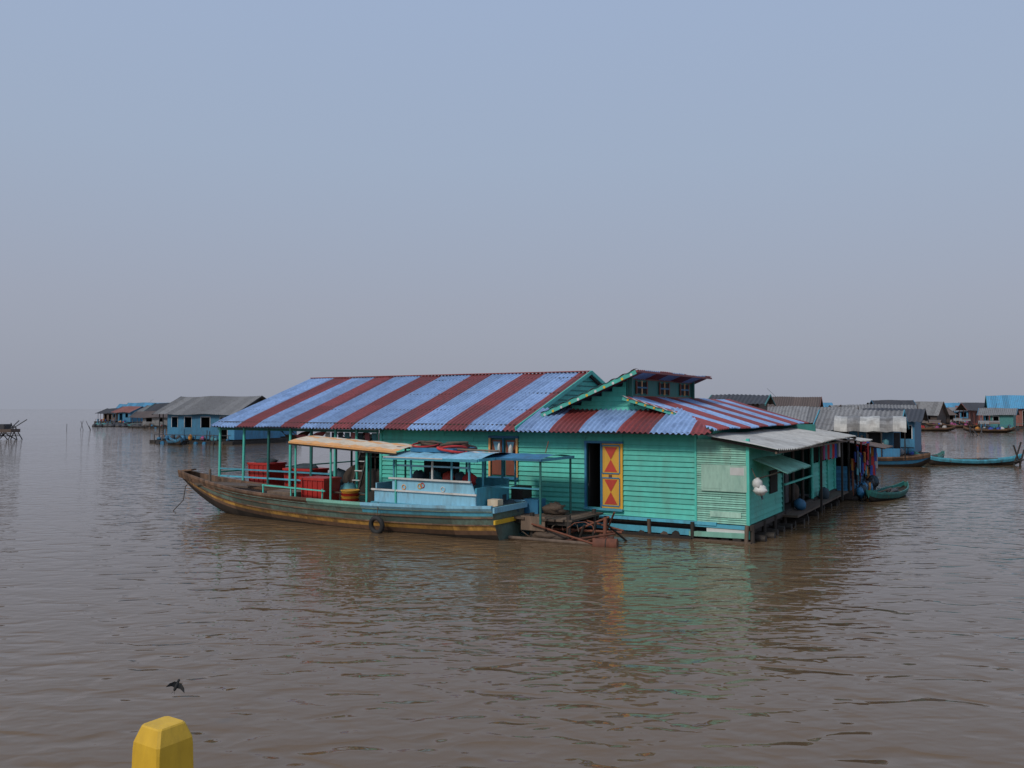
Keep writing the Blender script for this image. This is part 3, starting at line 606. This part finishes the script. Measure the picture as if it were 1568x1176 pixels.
hull(P,st2,0,lambda x,v:WOODD if v<.3 else BLUE,deckmat=WOOD); P.done()
E=empty('flying_swallow',(at(275,10),10,.57)); E.rotation_euler=(math.radians(60),math.radians(-60),math.radians(60)); P=Part('bird_body',E)
P.blob((0,0,0),(.065,.022,.02),RUBBER,jit=0); P.blob((.06,0,.006),(.02,.016,.016),RUBBER,jit=0)
for s in(-1,1):
    P.add([(.035,0,.01),(.04,s*.04,.02),(.0,s*.09,.03),(-.05,s*.115,.035),(-.02,s*.05,.012),(-.025,0,.005)],[(0,1,2,3,4,5)],RUBBER)
    P.add([(-.055,0,0),(-.1,s*.025,.0),(-.075,s*.006,0)],[(0,1,2)],RUBBER)
P.done()
# ================================================================ WATER
me=bpy.data.meshes.new('water'); W=6000
me.from_pydata([(-W,-60,0),(W,-60,0),(W,W*1.6,0),(-W,W*1.6,0)],[],[(0,1,2,3)])
wo=bpy.data.objects.new('water',me); scene.collection.objects.link(wo)
m=bpy.data.materials.new('muddy_lake_water'); m.use_nodes=True; nt=m.node_tree; n=nt.nodes; l=nt.links; b=n['Principled BSDF']
b.inputs['Roughness'].default_value=.03; b.inputs['IOR'].default_value=1.36
tc=n.new('ShaderNodeTexCoord')
def noise(sc,rot,s,det=3,rough=.5,dist=0):
    mp=n.new('ShaderNodeMapping'); mp.inputs['Scale'].default_value=sc; mp.inputs['Rotation'].default_value=(0,0,math.radians(rot)); l.new(tc.outputs['Object'],mp.inputs[0])
    no=n.new('ShaderNodeTexNoise'); no.inputs['Scale'].default_value=s; no.inputs['Detail'].default_value=det; no.inputs['Roughness'].default_value=rough; no.inputs['Distortion'].default_value=dist; l.new(mp.outputs[0],no.inputs[0]); return no
def math_(op,a,b_=0):
    q=n.new('ShaderNodeMath'); q.operation=op
    for i,z in enumerate((a,b_)):
        if isinstance(z,(int,float)): q.inputs[i].default_value=z
        else: l.new(z,q.inputs[i])
    return q.outputs[0]
n1=noise((.75,1.35,1),16,1.5,1,.4,.5); n2=noise((.8,1.3,1),-22,3.6,1,.5,.3); n3=noise((1,.6,1),0,.12,2)
r1=math_('SUBTRACT',1.0,math_('ABSOLUTE',math_('SUBTRACT',math_('MULTIPLY',n1.outputs[0],2.4),1.2)))
r1=math_('POWER',math_('MAXIMUM',r1,.0),1.6)
h=math_('ADD',math_('MULTIPLY',n1.outputs[0],.8),math_('MULTIPLY',r1,.16))
h=math_('ADD',h,math_('MULTIPLY',n2.outputs[0],.24))
amp=n.new('ShaderNodeMapRange'); amp.inputs[1].default_value=.35; amp.inputs[2].default_value=.65; amp.inputs[3].default_value=.6; amp.inputs[4].default_value=1.15; l.new(n3.outputs[0],amp.inputs[0])
h=math_('MULTIPLY',h,amp.outputs[0])
bp=n.new('ShaderNodeBump'); bp.inputs['Strength'].default_value=1; bp.inputs['Distance'].default_value=.085; l.new(h,bp.inputs['Height']); l.new(bp.outputs[0],b.inputs['Normal'])
mx=n.new('ShaderNodeMix'); mx.data_type='RGBA'; mx.inputs[6].default_value=(.135,.086,.047,1); mx.inputs[7].default_value=(.165,.108,.06,1); l.new(n3.outputs[0],mx.inputs[0]); l.new(mx.outputs[2],b.inputs['Base Color'])
me.materials.append(m)
# ================================================================ SKY, SUN
sd=Vector((-.52,-.6,.72)).normalized()
w=bpy.data.worlds.new('World'); scene.world=w; w.use_nodes=True; nt=w.node_tree; n=nt.nodes; l=nt.links; n.clear()
sky=n.new('ShaderNodeTexSky'); sky.sky_type='NISHITA'; sky.sun_disc=False; sky.sun_elevation=math.asin(sd.z); sky.sun_rotation=math.atan2(sd.x,sd.y); sky.dust_density=4; sky.air_density=1.2; sky.ozone_density=2
bg=n.new('ShaderNodeBackground'); bg.inputs[1].default_value=.1; l.new(sky.outputs[0],bg.inputs[0])
tc=n.new('ShaderNodeTexCoord'); sp=n.new('ShaderNodeSeparateXYZ'); l.new(tc.outputs['Generated'],sp.inputs[0])
rp=n.new('ShaderNodeValToRGB'); l.new(sp.outputs[2],rp.inputs[0]); cr_=rp.color_ramp
cr_.elements[0].position=0; cr_.elements[0].color=(.335,.36,.435,1); cr_.elements[1].position=1; cr_.elements[1].color=(.36,.46,.66,1)
for p,c in((.12,(.355,.385,.48,1)),(.28,(.365,.44,.575,1)),(.45,(.365,.46,.64,1))):
    e=cr_.elements.new(p); e.color=c
hz=n.new('ShaderNodeBackground'); l.new(rp.outputs[0],hz.inputs[0]); hz.inputs[1].default_value=1.0
ms=n.new('ShaderNodeMixShader'); ms.inputs[0].default_value=.88; l.new(bg.outputs[0],ms.inputs[1]); l.new(hz.outputs[0],ms.inputs[2])
out=n.new('ShaderNodeOutputWorld'); l.new(ms.outputs[0],out.inputs[0])
sl=bpy.data.lights.new('sun','SUN'); sl.energy=1.7; sl.angle=math.radians(10); sl.color=(1,.94,.85)
so=bpy.data.objects.new('sun',sl); scene.collection.objects.link(so); so.rotation_euler=sd.to_track_quat('Z','Y').to_euler(); so.location=(-20,-20,30)
# ================================================================ CAMERA
cd=bpy.data.cameras.new('camera'); cd.lens=36*1300/1568; cd.sensor_width=36; cd.clip_end=20000; cd.clip_start=.05
co=bpy.data.objects.new('camera',cd); scene.collection.objects.link(co); co.location=(0,0,3.8); co.rotation_euler=(math.radians(91.67),0,0); scene.camera=co
scene.view_settings.view_transform='Standard'; scene.view_settings.look='None'; scene.view_settings.exposure=0
